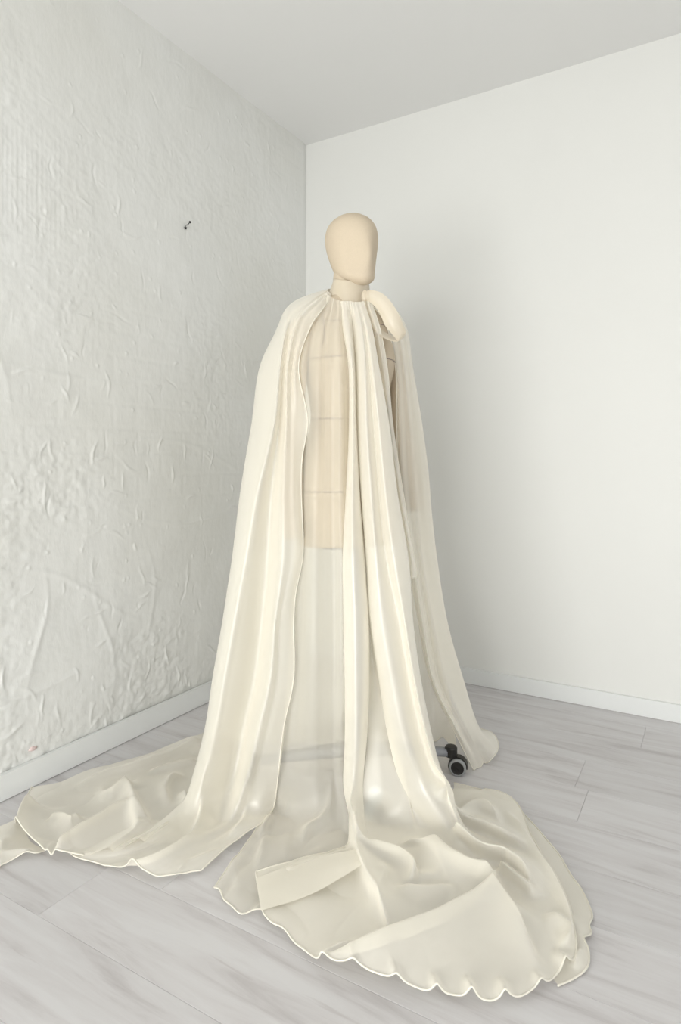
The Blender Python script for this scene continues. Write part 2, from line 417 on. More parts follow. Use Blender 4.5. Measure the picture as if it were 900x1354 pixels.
TZ = [0.733, 0.80, 0.90, 1.00, 1.06, 1.12, 1.20, 1.30, 1.38, 1.43, 1.465, 1.49, 1.51, 1.54, 1.60]
TT = [  # half width, front depth, back depth, forward shift
 (.158, .108, .118, 0), (.166, .112, .124, 0), (.168, .110, .128, 0), (.150, .100, .112, 0), (.134, .090, .098, 0), (.122, .085, .088, 0), (.130, .095, .092, 0),
 (.146, .108, .105, 0), (.148, .100, .110, 0), (.146, .085, .105, 0), (.128, .070, .090, 0), (.092, .058, .070, .002), (.060, .054, .058, .008), (.056, .056, .056, .014), (.054, .054, .054, .026)]
def torso_r(z, th):
    """point on the torso at height z, angle th (0 = front, + towards wearer's left)"""
    w_, fd, bd, sh = hermite(TZ, TT, np.array([z]))[0]
    c, s = math.cos(th), math.sin(th)
    d = fd if c > 0 else bd
    e = 0.88
    x = w_*math.copysign(abs(s)**e, s); f = d*math.copysign(abs(c)**e, c)
    if c > 0:  # bust
        for sg in (-1, 1):
            f += 0.030*math.exp(-((x-sg*0.072)/0.052)**2-((z-1.295)/0.058)**2)
    return BL(x, f+sh, z)
def torso():
    bm = bmesh.new(); n = 72; rings = []
    zs = np.concatenate([np.linspace(.733, 1.46, 60), np.linspace(1.465, 1.60, 18)])
    for z in zs: rings.append([bm.verts.new(torso_r(z, 2*math.pi*i/n)) for i in range(n)])
    for A, B in zip(rings, rings[1:]):
        for i in range(n): bm.faces.new((A[i], A[(i+1) % n], B[(i+1) % n], B[i]))
    bm.faces.new(rings[0][::-1]); bm.faces.new(rings[-1])
    return bmo('torso', bm, M_LINEN, man, True)
tor = torso()
def tape(zf, t0, t1, r=0.0008, n=50):
    bm = bmesh.new(); pts = []
    for i in range(n+1):
        t = t0+(t1-t0)*i/n; z = zf(t); p = Vector(torso_r(z, t)); c = Vector((BC[0], BC[1], z)); d = (p-c).normalized()
        pts.append(p+d*0.0012)
    tube(bm, pts, r, 5); bmo('seam_tape', bm, M_TAPE, tor)
for z in (1.30, 1.12, 0.90): tape(lambda t: z, -math.pi, math.pi, n=100)
tape(lambda t: 1.412, -1.1, 1.1); tape(lambda t: 1.0, 0.35, math.pi)
def tape_pts(f, n=40):
    bm = bmesh.new(); tube(bm, [f(i/n) for i in range(n+1)], 0.0008, 5); bmo('seam_tape', bm, M_TAPE, tor)
def vline(th0, z0, z1):
    def f(t):
        z = z0+(z1-z0)*t; p = Vector(torso_r(z, th0)); return p+(p-Vector((BC[0], BC[1], z))).normalized()*0.0012
    return f
tape_pts(vline(0.0, .74, 1.49)); tape_pts(vline(math.pi, .74, 1.49))
for sg in (-1, 1):      # armhole seams
    def f(t, sg=sg):
        a = math.pi*(0.5-1.0*t); z = 1.395+0.065*math.sin(a)
        th = sg*(1.02-0.20*math.cos(a)); p = Vector(torso_r(z, th)); return p+(p-Vector((BC[0], BC[1], z))).normalized()*0.0014
    tape_pts(f)
    for z in (1.385, 1.37):
        def g(t, sg=sg, z=z):
            th = sg*(0.80+0.10*t); p = Vector(torso_r(z, th)); return p+(p-Vector((BC[0], BC[1], z))).normalized()*0.0014
        if sg < 0: tape_pts(g, 6)

# head, turned a little further than the body
HYAW = math.radians(29)
def head():
    hf = np.array([math.sin(HYAW), -math.cos(HYAW)]); hs = np.array([math.cos(HYAW), math.sin(HYAW)])
    hc = np.array([0.033, 1.985]); z0 = 1.538
    hh = [0, .004, .015, .04, .07, .10, .13, .16, .19, .208, .219, .2235]
    tab = [(.052, .012, .012), (.050, .026, .024), (.036, .054, .047), (.020, .074, .061), (.011, .085, .068), (.005, .093, .073), (.000, .098, .077), (-.003, .096, .077), (-.005, .082, .067), (-.006, .060, .049), (-.006, .032, .027), (-.006, .002, .002)]
    bm = bmesh.new(); n = 64; rings = []
    us = np.linspace(0, 1, 60); hz = .2235*(0.5-0.5*np.cos(us*math.pi))
    for h in hz:
        c, d, wd = hermite(hh, tab, np.array([h]))[0]; ring = []
        for i in range(n):
            t = 2*math.pi*i/n; ct, st = math.cos(t), math.sin(t)
            x, f = wd*st, d*ct
            if ct > 0:
                # a soft median ridge: brow, nose and chin under the stretched cloth
                nose = 0.013*math.exp(-((h-.078)/.032)**2)+0.004*math.exp(-((h-.02)/.02)**2)+0.003*math.exp(-((h-.135)/.03)**2)
                f += nose*math.exp(-(x/.019)**2)
                # cheeks fall back in planes from the ridge
                f -= 0.012*math.exp(-((abs(x)-.044)/.018)**2)*math.exp(-((h-.080)/.055)**2)
            p = hc+hs*x+hf*(f+c+0.004)
            ring.append(bm.verts.new((p[0], p[1], z0+h-0.016*(f+c)/.1*max(0, 1-h/.1))))
        rings.append(ring)
    for A, B in zip(rings, rings[1:]):
        for i in range(n): bm.faces.new((A[i], A[(i+1) % n], B[(i+1) % n], B[i]))
    bm.faces.new(rings[0][::-1]); bm.faces.new(rings[-1])
    return bmo('head', bm, M_LINEN, man, True)
hd = head()
# soft stuffed arms with blunt ends
def arm(sg, ctr, rad):
    bm = bmesh.new(); n = 28
    t = np.linspace(0, 1, len(ctr)); u = np.linspace(0, 1, 40)
    C = hermite(t, np.array([BL(*c) for c in ctr]), u); Rr = hermite(t, np.array(rad), u)
    pts = [tuple(c) for c in C]; rr = list(Rr)
    d = (C[-1]-C[-2]); d /= np.linalg.norm(d)
    pts += [tuple(C[-1]+d*.004), tuple(C[-1]+d*.006)]; rr += [Rr[-1]*.93, Rr[-1]*.75]
    d = (C[0]-C[1]); d /= np.linalg.norm(d)
    pts = [tuple(C[0]+d*.012), tuple(C[0]+d*.008)]+pts; rr = [Rr[0]*.4, Rr[0]*.75]+rr
    tube(bm, pts, rr, n)
    bmo('arm', bm, M_LINEN, man, True)
arm(-1, [(-.140, 0, 1.415), (-.166, .0, 1.375), (-.182, .0, 1.28), (-.192, .0, 1.12), (-.197, .015, .95), (-.198, .03, .765)], [.032, .042, .041, .038, .035, .030])
arm(1, [(.138, 0, 1.400), (.152, 0, 1.355), (.167, 0, 1.28), (.185, .0, 1.12), (.210, .008, .96), (.232, .015, .835)], [.030, .040, .039, .037, .035, .033])

# metal stand
bm = bmesh.new(); lathe(bm, [(.100, .0), (.104, .003), (.104, .008), (.100, .011)], BL(0, 0, .722), (0, 0, 1), 40)
for v in bm.verts:
    d = np.array([v.co.x, v.co.y])-BC; s, f = d@SD, d@FW; v.co = BL(s, f*0.72-.004, v.co.z)
bmo('bottom_plate', bm, M_METAL, man)
bm = bmesh.new(); lathe(bm, [(.016, 0), (.016, .42), (.021, .421), (.021, .46), (.013, .461), (.013, .64)], (BC[0]+.030, BC[1], .085), (0, 0, 1), 20)
bmo('pole', bm, M_METAL, man, True)
bm = bmesh.new(); tube(bm, [BL(-.055, .075, .722), BL(-.02, .085, .716), BL(.02, .09, .720)], .006, 8)
bmo('height_lever', bm, M_METAL, man, True)
bm = bmesh.new(); lathe(bm, [(.040, 0), (.050, .006), (.050, .030), (.034, .050), (.020, .056)], (BC[0]+.030, BC[1], .060), (0, 0, 1), 28)
bmo('base_hub', bm, M_METAL, man, True)
CASTERS = []
SC_ = BC+np.array([.030, 0.0])
for i in range(4):
    th = math.radians([3, -80, 188, 97][i]); d = np.array([math.cos(th), math.sin(th)]); L_ = [.292, .238, .325, .28][i]
    bm = bmesh.new(); rings = []
    for t in np.linspace(0, 1, 9):
        c = SC_+d*(0.035+(L_-0.035)*t); z = .084-.018*t**1.5; hw = .021-.008*t; hh_ = .016-.006*t
        nrm = np.array([-d[1], d[0]])
        rings.append([bm.verts.new((c[0]+nrm[0]*sx*hw, c[1]+nrm[1]*sx*hw, z+sz*hh_)) for sx, sz in ((-.7, 1), (.7, 1), (1, .3), (1, -1), (-1, -1), (-1, .3))])
    for A, B in zip(rings, rings[1:]):
        for q in range(6): bm.faces.new((A[q], A[(q+1) % 6], B[(q+1) % 6], B[q]))
    bm.faces.new(rings[0]); bm.faces.new(rings[-1])
    bmo('base_leg', bm, M_METAL, man, True)
    c = SC_+d*(L_+.004); swing = {0: math.radians(-42)}.get(i, th-0.6)
    # twin-wheel castor: mount, hood, two wheels each with grey tyre and black disc
    bm = bmesh.new(); lathe(bm, [(.012, 0), (.0195, .002), (.0195, .028), (.016, .033), (.008, .034)], (c[0], c[1], .052), (0, 0, 1), 20)
    mt = bmo('castor_mount', bm, M_BLACK if i != 1 else M_BLUE, man)
    tr = np.array([math.cos(swing), math.sin(swing)]); ax = np.array([math.sin(swing), -math.cos(swing)])
    wc = c+tr*0.024; wr = .0265
    if i == 0:
        ax = np.array([-0.28, -0.96]); tr = np.array([0.96, -0.28]); wc = c+tr*0.022
    bm = bmesh.new(); n = 24; A_, B_ = [], []
    hood = []
    for s_ in (-.012, .012):
        arc = []
        for q in range(n+1):
            a = math.radians(-25+215*q/n); r_ = wr+.004
            x = wc+tr*(math.cos(a)*r_*-1.0)+ax*s_; arc.append(bm.verts.new((x[0], x[1], wr+math.sin(a)*r_)))
        hood.append(arc)
    for s_ in (-.012, .012):
        arc = []
        for q in range(n+1):
            a = math.radians(-25+215*q/n); r_ = .008
            x = wc+tr*(math.cos(a)*r_*-1.0)+ax*s_; arc.append(bm.verts.new((x[0], x[1], wr+math.sin(a)*r_)))
        hood.append(arc)
    for q in range(n):
        bm.faces.new((hood[0][q], hood[0][q+1], hood[1][q+1], hood[1][q])); bm.faces.new((hood[2][q], hood[3][q], hood[3][q+1], hood[2][q+1]))
        bm.faces.new((hood[0][q], hood[2][q], hood[2][q+1], hood[0][q+1])); bm.faces.new((hood[1][q], hood[1][q+1], hood[3][q+1], hood[3][q]))
    for q in (0, n): bm.faces.new((hood[0][q], hood[1][q], hood[3][q], hood[2][q]))
    bmo('castor_hood', bm, M_BLACK if i != 1 else M_BLUE, mt)
    for sg in (-1, 1):
        o3 = (wc[0]+ax[0]*sg*.006, wc[1]+ax[1]*sg*.006, wr); av = (ax[0]*sg, ax[1]*sg, 0)
        bm = bmesh.new(); lathe(bm, [(.020, .001), (.0255, .0), (.0265, .003), (.0265, .013), (.0250, .0165), (.0205, .0175), (.0200, .015)], o3, av, 36)
        bmo('castor_wheel', bm, M_TYRE, mt, True)
        bm = bmesh.new(); lathe(bm, [(.0200, .010), (.0200, .0168), (.017, .0175), (.014, .0160), (.006, .0160), (.004, .0175), (.001, .0178)], o3, av, 32)
        bmo('wheel_disc', bm, M_BLACK, mt)

# ------------------------------------------------------------------ the silk gown
gown = tag(empty('gown', (0.02, 1.9, 0)), 'ivory sheer silk gown with cape, neck bow and long train spread on the floor', 'gown')

def up(py, pxs, Ys):
    n = len(pxs); py = [py]*n if np.isscalar(py) else py
    return [P(x, y, Y) for x, y, Y in zip(pxs, py, Ys)]
def fl(pts, z=0.006):
    zs = [z]*len(pts) if np.isscalar(z) else z
    return [G(x, y, q) for (x, y), q in zip(pts, zs)]

def grid(rows, nu, nv, ku=None, split=None):
    A = np.array(rows)                                   # rows x cols x 3
    kn = np.concatenate([[0], np.cumsum(np.linalg.norm(np.diff(A, axis=0), axis=2).mean(1)+1e-3)])
    vv = np.linspace(0, kn[-1], nv)
    if split: vv = np.interp(np.linspace(0, 1, nv), [0, 1-split[1], 1], [0, kn[split[0]], kn[-1]])      # finer mesh where the cloth lies on the floor
    B = hermite(kn, A, vv)                               # nv x cols x 3
    c = np.arange(A.shape[1], dtype=float) if ku is None else np.asarray(ku, float)
    uu = np.linspace(c[0], c[-1], nu)
    return np.swapaxes(hermite(c, np.swapaxes(B, 0, 1), uu), 0, 1)     # nv x nu x 3

def spline2(pts, n=None, step=4.0):
    p = np.array(pts, float); d = np.concatenate([[0], np.cumsum(np.linalg.norm(np.diff(p, axis=0), axis=1)+1e-9)])
    n = n or max(8, int(d[-1]/step))
    return hermite(d, p, np.linspace(0, d[-1], n)) if len(p) > 2 else np.array([p[0]+(p[-1]-p[0])*t for t in np.linspace(0, 1, n)])

def ridge_field(XY, line, wl, wr, taper=(0.25, 0.25)):
    """value 1 on the crest line, falling off over wl on its left and wr on its right; ends taper. Also the crest's leftward normal"""
    L = line; a = L[:-1]; b = L[1:]; ab = b-a; l2 = (ab**2).sum(1)+1e-12
    pts = XY.reshape(-1, 2); out = np.zeros(len(pts)); nrm = np.zeros((len(pts), 2)); R_ = max(wl, wr)*3.2
    lo, hi = L.min(0)-R_, L.max(0)+R_
    sel = np.where((pts > lo).all(1) & (pts < hi).all(1))[0]
    s0 = np.concatenate([[0], np.cumsum(np.sqrt(l2))]); tot = s0[-1]
    for ch in (np.array_split(sel, max(1, len(sel)//4000)) if len(sel) else []):
        q = pts[ch][:, None]-a[None]; t = np.clip((q*ab[None]).sum(2)/l2[None], 0, 1)
        dv = q-t[..., None]*ab[None]; d2 = (dv**2).sum(2); k = d2.argmin(1); r = np.arange(len(ch))
        d = np.sqrt(d2[r, k]); sg = ab[k, 0]*dv[r, k, 1]-ab[k, 1]*dv[r, k, 0]
        wdt = np.where(sg > 0, wl, wr)
        s = (s0[:-1][k]+t[r, k]*np.sqrt(l2[k]))/tot
        e = np.ones(len(ch))
        if taper[0] > 0: e *= np.clip(s/taper[0], 0, 1)
        if taper[1] > 0: e *= np.clip((1-s)/taper[1], 0, 1)
        e = e*e*(3-2*e)
        x = d/wdt
        out[ch] = e*np.exp(-np.where(x < .25, x*x*2.0, x-.125)*1.5)
        n_ = np.stack([-ab[k, 1], ab[k, 0]], 1)/np.sqrt(l2[k])[:, None]; nrm[ch] = n_
    return out.reshape(XY.shape[:-1]), nrm.reshape(XY.shape)
def blur(A, n):
    for _ in range(n):
        p = np.pad(A, ((1, 1), (1, 1))+((0, 0),)*(A.ndim-2), mode='edge'); A = (p[1:-1, 1:-1]*2+p[:-2, 1:-1]+p[2:, 1:-1]+p[1:-1, :-2]+p[1:-1, 2:])/6
    return A
def floor_ridges(Q, ridges, fade=0.10, gain=1.0, lean=0.55):
    """folds standing on the floor: crest lines given where they lie; folds with one steep side lean over to that side"""
    wgt = np.clip(1-(Q[..., 2]-0.02)/fade, 0, 1)
    add = np.zeros(Q.shape[:2]); sh = np.zeros(Q.shape[:2]+(2,))
    for r in ridges:
        px, h, wl, wr = r[:4]; tp = r[4] if len(r) > 4 else (0.3, 0.3)
        wave = len(r) > 5
        if not wave: h = h*gain
        line = np.array([G(x, y, 0.0 if wave else h*.9+.008)[:2] for x, y in spline2(px)])     # the crest is seen at its own height
        k = 0.0 if wave else lean*np.clip((wr-wl)/max(wl, wr), -1, 1)*1.2
        if k:
            t = np.gradient(line, axis=0); t /= np.linalg.norm(t, axis=1, keepdims=True)+1e-12
            line = line-np.stack([-t[:, 1], t[:, 0]], 1)*k*h
        f, n_ = ridge_field(Q[..., :2], line, wl, wr, tp)
        add += (h*f)**3
        if k: sh += n_*(k*h*f)[..., None]
    add = blur(np.cbrt(add), 4); sh = blur(sh, 8)
    Q[..., 2] += add*wgt; Q[..., :2] += sh*wgt[..., None]
    S = blur(Q, 3); Q[1:-1, 1:-1] = S[1:-1, 1:-1]
    return Q
def soften(Q, n):
    """even out the folds, leaving the outline where it is"""
    for _ in range(n):
        S = blur(Q, 1); Q[1:-1, 1:-1] = S[1:-1, 1:-1]
        for e in (0, -1): Q[1:-1, e] = (Q[:-2, e]+2*Q[1:-1, e]+Q[2:, e])/4
    return Q
def snoise(Q, scale, amp, seed=0.0, stretch=(1, 1, 1)):
    flat = Q.reshape(-1, 3); out = np.array([noise.noise((p[0]*scale*stretch[0]+seed, p[1]*scale*stretch[1]+seed*2, p[2]*scale*stretch[2])) for p in flat])
    return amp*out.reshape(Q.shape[:2])
def smooth_random(u, cnt, lo, hi, r):
    k = np.linspace(0, 1, cnt+2); return hermite(k, r.uniform(lo, hi, cnt+2), u)
def pleats(Q, waves, seed=1):
    """lengthwise gathers: each wave = (count across, amplitude at the top, amplitude at the bottom)"""
    nv, nu = Q.shape[:2]; u = np.linspace(0, 1, nu); v = np.linspace(0, 1, nv)[:, None]
    k = np.clip((Q[..., 2]-.02)/.25, 0, 1)[..., None]
    D_ = k*np.array([0, -1.0, 0])+(1-k)*np.array([0, 0, 1.0])
    r = np.random.default_rng(seed)
    for cnt, at, ab_ in waves:
        ph = r.uniform(0, 6.28); jit = smooth_random(u, cnt, -1.3, 1.3, r)
        wob = 0.35*np.sin(v*r.uniform(3, 5)+r.uniform(0, 6)); am = smooth_random(u, cnt, .3, 1.1, r)
        Q += D_*((np.sin(2*math.pi*cnt*u[None]+ph+jit[None]+wob)*am[None])*(at+(ab_-at)*v))[..., None]
    return Q
def snap_hem(Q, hem_px, us, zh=0.006, start=0.72):
    """bring the last row onto the outline of the hem, easing the correction in over the last part of the sheet"""
    nv, nu = Q.shape[:2]
    p = spline2(hem_px, 600); d = np.concatenate([[0], np.cumsum(np.linalg.norm(np.diff(p, axis=0), axis=1))])
    # where along the outline each control column ends
    keys = [np.linalg.norm(p-np.array(c), axis=1).argmin() for c in us[1]]
    for i in range(1, len(keys)): keys[i] = max(keys[i], keys[i-1]+1)
    s = np.interp(np.linspace(0, len(us[0])-1, nu), us[0], d[np.clip(keys, 0, 599)])
    X = np.stack([np.interp(s, d, p[:, 0]), np.interp(s, d, p[:, 1])], 1)
    T = np.array([G(x, y, 0.0) for x, y in X]); dl = T[:, :2]-Q[-1, :, :2]
    v = np.linspace(0, 1, nv); wv = np.clip((v-start)/(1-start), 0, 1); wv = wv*wv*(3-2*wv)
    Q[..., :2] += wv[:, None, None]*dl[None]
    return Q
def sheet(name, Q, mat, parent=None, zmin=0.003, label=None):
    Q[..., 2] = np.maximum(Q[..., 2], zmin)
    nv, nu = Q.shape[:2]; idx = np.arange(nv*nu).reshape(nv, nu)
    Fc = np.stack([idx[:-1, :-1], idx[:-1, 1:], idx[1:, 1:], idx[1:, :-1]], -1).reshape(-1, 4)
    o = pyd(name, Q.reshape(-1, 3), Fc.tolist(), mat, parent or gown, True)
    if label: o['label'] = label
    return o
def hem(o, Q, edges, r=0.0018):
    bm = bmesh.new()
    for e in edges:
        L = {'bottom': Q[-1], 'left': Q[:, 0], 'right': Q[:, -1], 'top': Q[0]}[e[0]]
        if len(e) > 1: n = len(L); L = L[int(e[1]*n):int(e[2]*n)]
        L = L.copy(); L[:, 2] = np.maximum(L[:, 2], r+.001)
        tube(bm, L, r, 5)
    return bmo('rolled_hem', bm, M_HEM, o, True)

# ---- front panel, left half: one sheer layer falling straight and spreading flat on the floor
Yb = {396: 1.915, 430: 1.862, 480: 1.822, 560: 1.838, 650: 1.838, 740: 1.83, 820: 1.815, 900: 1.80, 980: 1.79, 1040: 1.775}
o1 = [.03, .0, -.014, .004, -.006, .03]
f1px = {396: [437, 440, 443, 446, 449, 453], 430: [408, 418, 428, 437, 446, 456], 480: [396, 410, 423, 436, 448, 460], 560: [394, 408, 422, 436, 450, 463], 650: [391, 406, 420, 436, 450, 465],
        740: [388, 404, 419, 437, 452, 467], 820: [384, 402, 419, 438, 452, 469], 900: [380, 400, 419, 438, 453, 471], 980: [374, 397, 418, 438, 453, 471], 1040: [366, 394, 419, 439, 454, 470]}
s1 = {396: .15, 430: .4, 480: .7, 560: 1, 650: 1, 740: 1, 820: 1, 900: 1, 980: .9, 1040: .7}
rows = [up(y, f1px[y], [Yb[y]+s1[y]*q for q in o1]) for y in sorted(f1px)]
rows[0] = up([387, 390, 393, 395, 397, 398], [431, 434, 438, 442, 447, 453], [1.93, 1.915, 1.907, 1.900, 1.898, 1.898])
rows.insert(1, up([408, 409, 410, 411, 412, 412], [415, 425, 434, 440, 447, 454], [1.90, 1.885, 1.88, 1.878, 1.878, 1.878]))
rows.append(fl([(362, 1068), (387, 1080), (415, 1088), (440, 1090), (457, 1094), (472, 1108)], .006))
rows.append(fl([(335, 1105), (352, 1122), (385, 1135), (420, 1138), (450, 1140), (480, 1150)], .006))
rows.append(fl([(283, 1177), (300, 1198), (322, 1213), (343, 1209), (380, 1208), (430, 1195)], .006))
Q = grid(rows, 150, 300)
Q = pleats(Q, [(4, .003, .002)], 4)
Q = snap_hem(Q, [(283, 1177), (290, 1181), (297, 1195), (306, 1203), (318, 1213), (330, 1210), (343, 1208), (380, 1208), (430, 1195)], ([0, 1, 2, 3, 4, 5], [(283, 1177), (297, 1195), (318, 1213), (343, 1208), (380, 1208), (430, 1195)]))
Q = floor_ridges(Q, [
    ([(428, 1030), (440, 1055), (438, 1068), (425, 1078), (408, 1086), (400, 1108)], .030, .018, .026),
    ([(362, 1062), (352, 1085), (345, 1105)], .020, .012, .02),
    ([(395, 1045), (385, 1062), (372, 1072)], .014, .02, .02),
    ([(352, 1090), (346, 1120), (340, 1150)], .012, .012, .012),
    ([(300, 1120), (312, 1150), (318, 1190)], .008, .02, .02),
    ([(378, 1090), (380, 1115), (376, 1140)], .006, .012, .012)], fade=.12)
Q[..., 2] += np.clip(1-Q[..., 2]/.08, 0, 1)*np.abs(snoise(Q, 9, .010, 3))
F1 = sheet('front_panel', Q, M_SHEER, label='sheer single layer left half of the gown front')
hem(F1, Q, [('bottom', 0, .75), ('left', .62, 1)])

# ---- front panel, right half: gathered folds from the collar, opening below the knee and running out into the front train
o2 = [.05, 0, -.045, 0, .05, .085, .05, 0, -.05, -.012, -.045, .005, .07, .12]
f2px = {396: [450, 452, 455, 458, 460, 462, 464, 466, 469, 472, 476, 480, 482, 482],
        430: [452, 454, 459, 463, 464, 466, 468, 471, 477, 481, 485, 491, 489, 487],
        480: [460, 461, 465, 468, 469, 470, 471, 474, 482, 487, 492, 500, 498, 494],
        560: [461, 462, 467, 471, 471, 471, 472, 474, 484, 493, 501, 514, 511, 505],
        650: [457, 458, 466, 475, 475, 476, 477, 478, 490, 500, 510, 525, 520, 512],
        740: [453, 454, 467, 481, 481, 483, 484, 485, 497, 510, 522, 540, 534, 524],
        820: [455, 455, 470, 487, 483, 487, 489, 490, 505, 526, 535, 546, 540, 528],
        900: [458, 456, 471, 488, 481, 495, 506, 501, 519, 540, 548, 557, 546, 532],
        980: [459, 456, 471, 485, 477, 500, 522, 514, 536, 557, 566, 573, 560, 545],
        1040: [459, 454, 469, 480, 474, 505, 538, 531, 560, 577, 585, 589, 572, 556]}
s2 = {396: .12, 430: .25, 480: .42, 560: .7, 650: .85, 740: 1, 820: 1, 900: 1, 980: .95, 1040: .7}
Yb2 = {396: 1.912, 430: 1.860, 480: 1.815, 560: 1.825, 650: 1.825, 740: 1.81, 820: 1.795, 900: 1.78, 980: 1.76, 1040: 1.735}
rows = [up(y, f2px[y], [Yb2[y]+s2[y]*q for q in o2]) for y in sorted(f2px)]
for r_, y in enumerate(sorted(f2px)):
    if y in (980, 1040):      # the hollow between the folds passes in front of the stand's foot
        for c_ in (4, 5, 6): rows[r_][c_] = P(f2px[y][c_], y, {980: [1.79, 1.775, 1.785], 1040: [1.74, 1.725, 1.735]}[y][c_-4])
rows[0] = up([398, 398, 398, 398, 398, 398, 398, 399, 399, 399, 399, 398, 398, 397], f2px[396], [1.896]*11+[1.898, 1.905, 1.915])
rows.append(fl([(470, 1112), (464, 1098), (473, 1106), (487, 1104), (490, 1102), (515, 1098), (545, 1104), (562, 1098), (600, 1112), (616, 1116), (622, 1112), (624, 1108), (602, 1082), (572, 1045)],
               [.010, .012, .030, .012, .010, .008, .010, .016, .030, .022, .022, .018, .010, .008]))
rows.append(fl([(442, 1128), (450, 1150), (478, 1160), (492, 1160), (505, 1150), (525, 1150), (560, 1155), (590, 1160), (618, 1165), (645, 1165), (665, 1150), (675, 1135), (648, 1092), (600, 1046)], .008))
rows.append(fl([(400, 1140), (415, 1178), (440, 1205), (470, 1220), (495, 1235), (525, 1240), (560, 1245), (600, 1248), (640, 1248), (680, 1235), (708, 1205), (715, 1175), (676, 1100), (632, 1049)], .008))
hem2 = [(338, 1161), (340, 1175), (344, 1190), (346, 1203), (348, 1216), (360, 1230), (374, 1236), (388, 1252), (408, 1270), (425, 1287), (441, 1303), (470, 1308), (500, 1316), (528, 1321), (556, 1326), (582, 1329), (606, 1331), (628, 1333),
        (648, 1334), (668, 1332), (690, 1328), (710, 1316), (727, 1307), (738, 1296), (748, 1287), (758, 1278), (761, 1266), (758, 1250), (752, 1225), (742, 1195), (728, 1165), (712, 1130), (700, 1105), (690, 1080), (678, 1062), (660, 1053), (640, 1049)]
hk = [(338, 1161), (346, 1203), (374, 1236), (408, 1270), (441, 1303), (500, 1316), (556, 1326), (606, 1331), (648, 1334), (690, 1328), (738, 1296), (758, 1250), (712, 1130), (640, 1049)]
rows.append(fl(hk, .006))
Q = grid(rows, 360, 500, split=(9, .5))
Q = soften(Q, 10)
Q = pleats(Q, [(9, .0012, .0004)], 8)
Q = snap_hem(Q, hem2, (list(range(14)), hk), start=.64)
R2 = [
    # left fold turning onto the floor and its two S-shaped crests
    ([(455, 1060), (462, 1090), (472, 1125), (484, 1158), (498, 1188), (504, 1208), (499, 1224), (486, 1232)], .038, .050, .016, (.15, .3)),
    ([(486, 1070), (482, 1088), (488, 1104), (505, 1110), (524, 1116), (542, 1128), (549, 1138), (545, 1148), (540, 1154)], .040, .014, .018, (.25, .15)),
    ([(470, 1080), (474, 1104), (484, 1107)], .03, .02, .02),
    ([(545, 1154), (560, 1160), (588, 1163)], .014, .03, .02),
    # long crest from the left hem to the peak
    ([(362, 1234), (395, 1238), (440, 1237), (480, 1232), (520, 1222), (560, 1207), (600, 1188), (632, 1166), (650, 1148)], .040, .016, .075, (.42, .1)),
    # from the right fold to the peak, and down beyond it
    ([(560, 1075), (585, 1108), (612, 1130), (632, 1139), (650, 1147)], .045, .018, .05, (.4, .1)),
    ([(648, 1144), (668, 1172), (690, 1203), (715, 1235), (745, 1262)], .036, .018, .070, (.1, .5)),
    ([(652, 1150), (663, 1190), (670, 1228)], .008, .012, .012, (.1, .5)),
    # folds behind the right fold, running outwards
    ([(572, 1050), (580, 1066), (592, 1072), (606, 1065), (624, 1052), (638, 1052), (652, 1060), (668, 1078)], .032, .018, .022, (.2, .3)),
    ([(578, 1082), (600, 1075), (628, 1082), (660, 1096), (690, 1112), (706, 1128)], .036, .045, .012, (.1, .4)),
    ([(590, 1092), (615, 1105), (640, 1118), (668, 1124), (690, 1140), (700, 1160), (706, 1172)], .040, .040, .014, (.1, .35)),
    ([(655, 1135), (680, 1155), (705, 1172), (735, 1172)], .026, .03, .014, (.1, .4)),
    # soft folds in the hollow
    ([(520, 1105), (541, 1112), (557, 1127), (574, 1146), (590, 1172)], .026, .030, .012, (.2, .4)),
    ([(585, 1125), (606, 1140), (620, 1155), (632, 1166)], .018, .02, .012, (.2, .3)),
    ([(520, 1158), (545, 1170), (575, 1172), (605, 1166)], .022, .020, .040, (.3, .3)),
    ([(508, 1128), (514, 1155), (512, 1185), (520, 1215)], .022, .020, .030, (.3, .3)),
    ([(540, 1195), (565, 1196), (600, 1184)], .010, .02, .02),
    # outer rim
    ([(668, 1062), (686, 1084), (710, 1120), (736, 1158), (752, 1200), (758, 1240), (756, 1262)], .016, .012, .030, (.2, .2)),
    ([(718, 1194), (740, 1210), (754, 1226), (747, 1242), (734, 1243)], .022, .014, .022, (.3, .2)),
    # the flap
    ([(415, 1280), (432, 1258), (455, 1244), (500, 1236)], .020, .02, .03, (.2, .5)),
    ([(480, 1262), (520, 1252), (570, 1240), (625, 1222)], .010, .035, .012, (.3, .4)),
    # waves of the hem
    ([(472, 1316), (468, 1304), (462, 1286), (456, 1272)], .033, .018, .018, (0, .8), 1), ([(530, 1328), (526, 1318), (520, 1300), (512, 1282)], .033, .018, .018, (0, .8), 1), ([(582, 1337), (579, 1327), (573, 1308), (566, 1292)], .029, .015, .015, (0, .8), 1),
    ([(627, 1341), (624, 1330), (619, 1312), (614, 1296)], .031, .015, .015, (0, .8), 1), ([(671, 1340), (668, 1329), (662, 1312), (656, 1296)], .026, .015, .015, (0, .8), 1), ([(720, 1318), (714, 1310), (705, 1298), (696, 1288)], .021, .013, .013, (0, .8), 1),
    ([(752, 1290), (746, 1284), (736, 1274), (724, 1264)], .029, .015, .015, (0, .8), 1),
    ([(372, 1150), (420, 1134), (468, 1120)], .012, .012, .02, (.1, .1)),
]
Q = floor_ridges(Q, R2, fade=.16, gain=1.45)
Q[..., 2] += np.clip(1-Q[..., 2]/.10, 0, 1)*np.abs(snoise(Q, 7, .012, 5))
Q[..., 2] += 0.006*np.clip(1-Q[..., 2]/.05, 0, 1)
F2 = sheet('front_panel', Q, M_TRAIN, zmin=.008, label='folded right half of the gown front with the round front train')
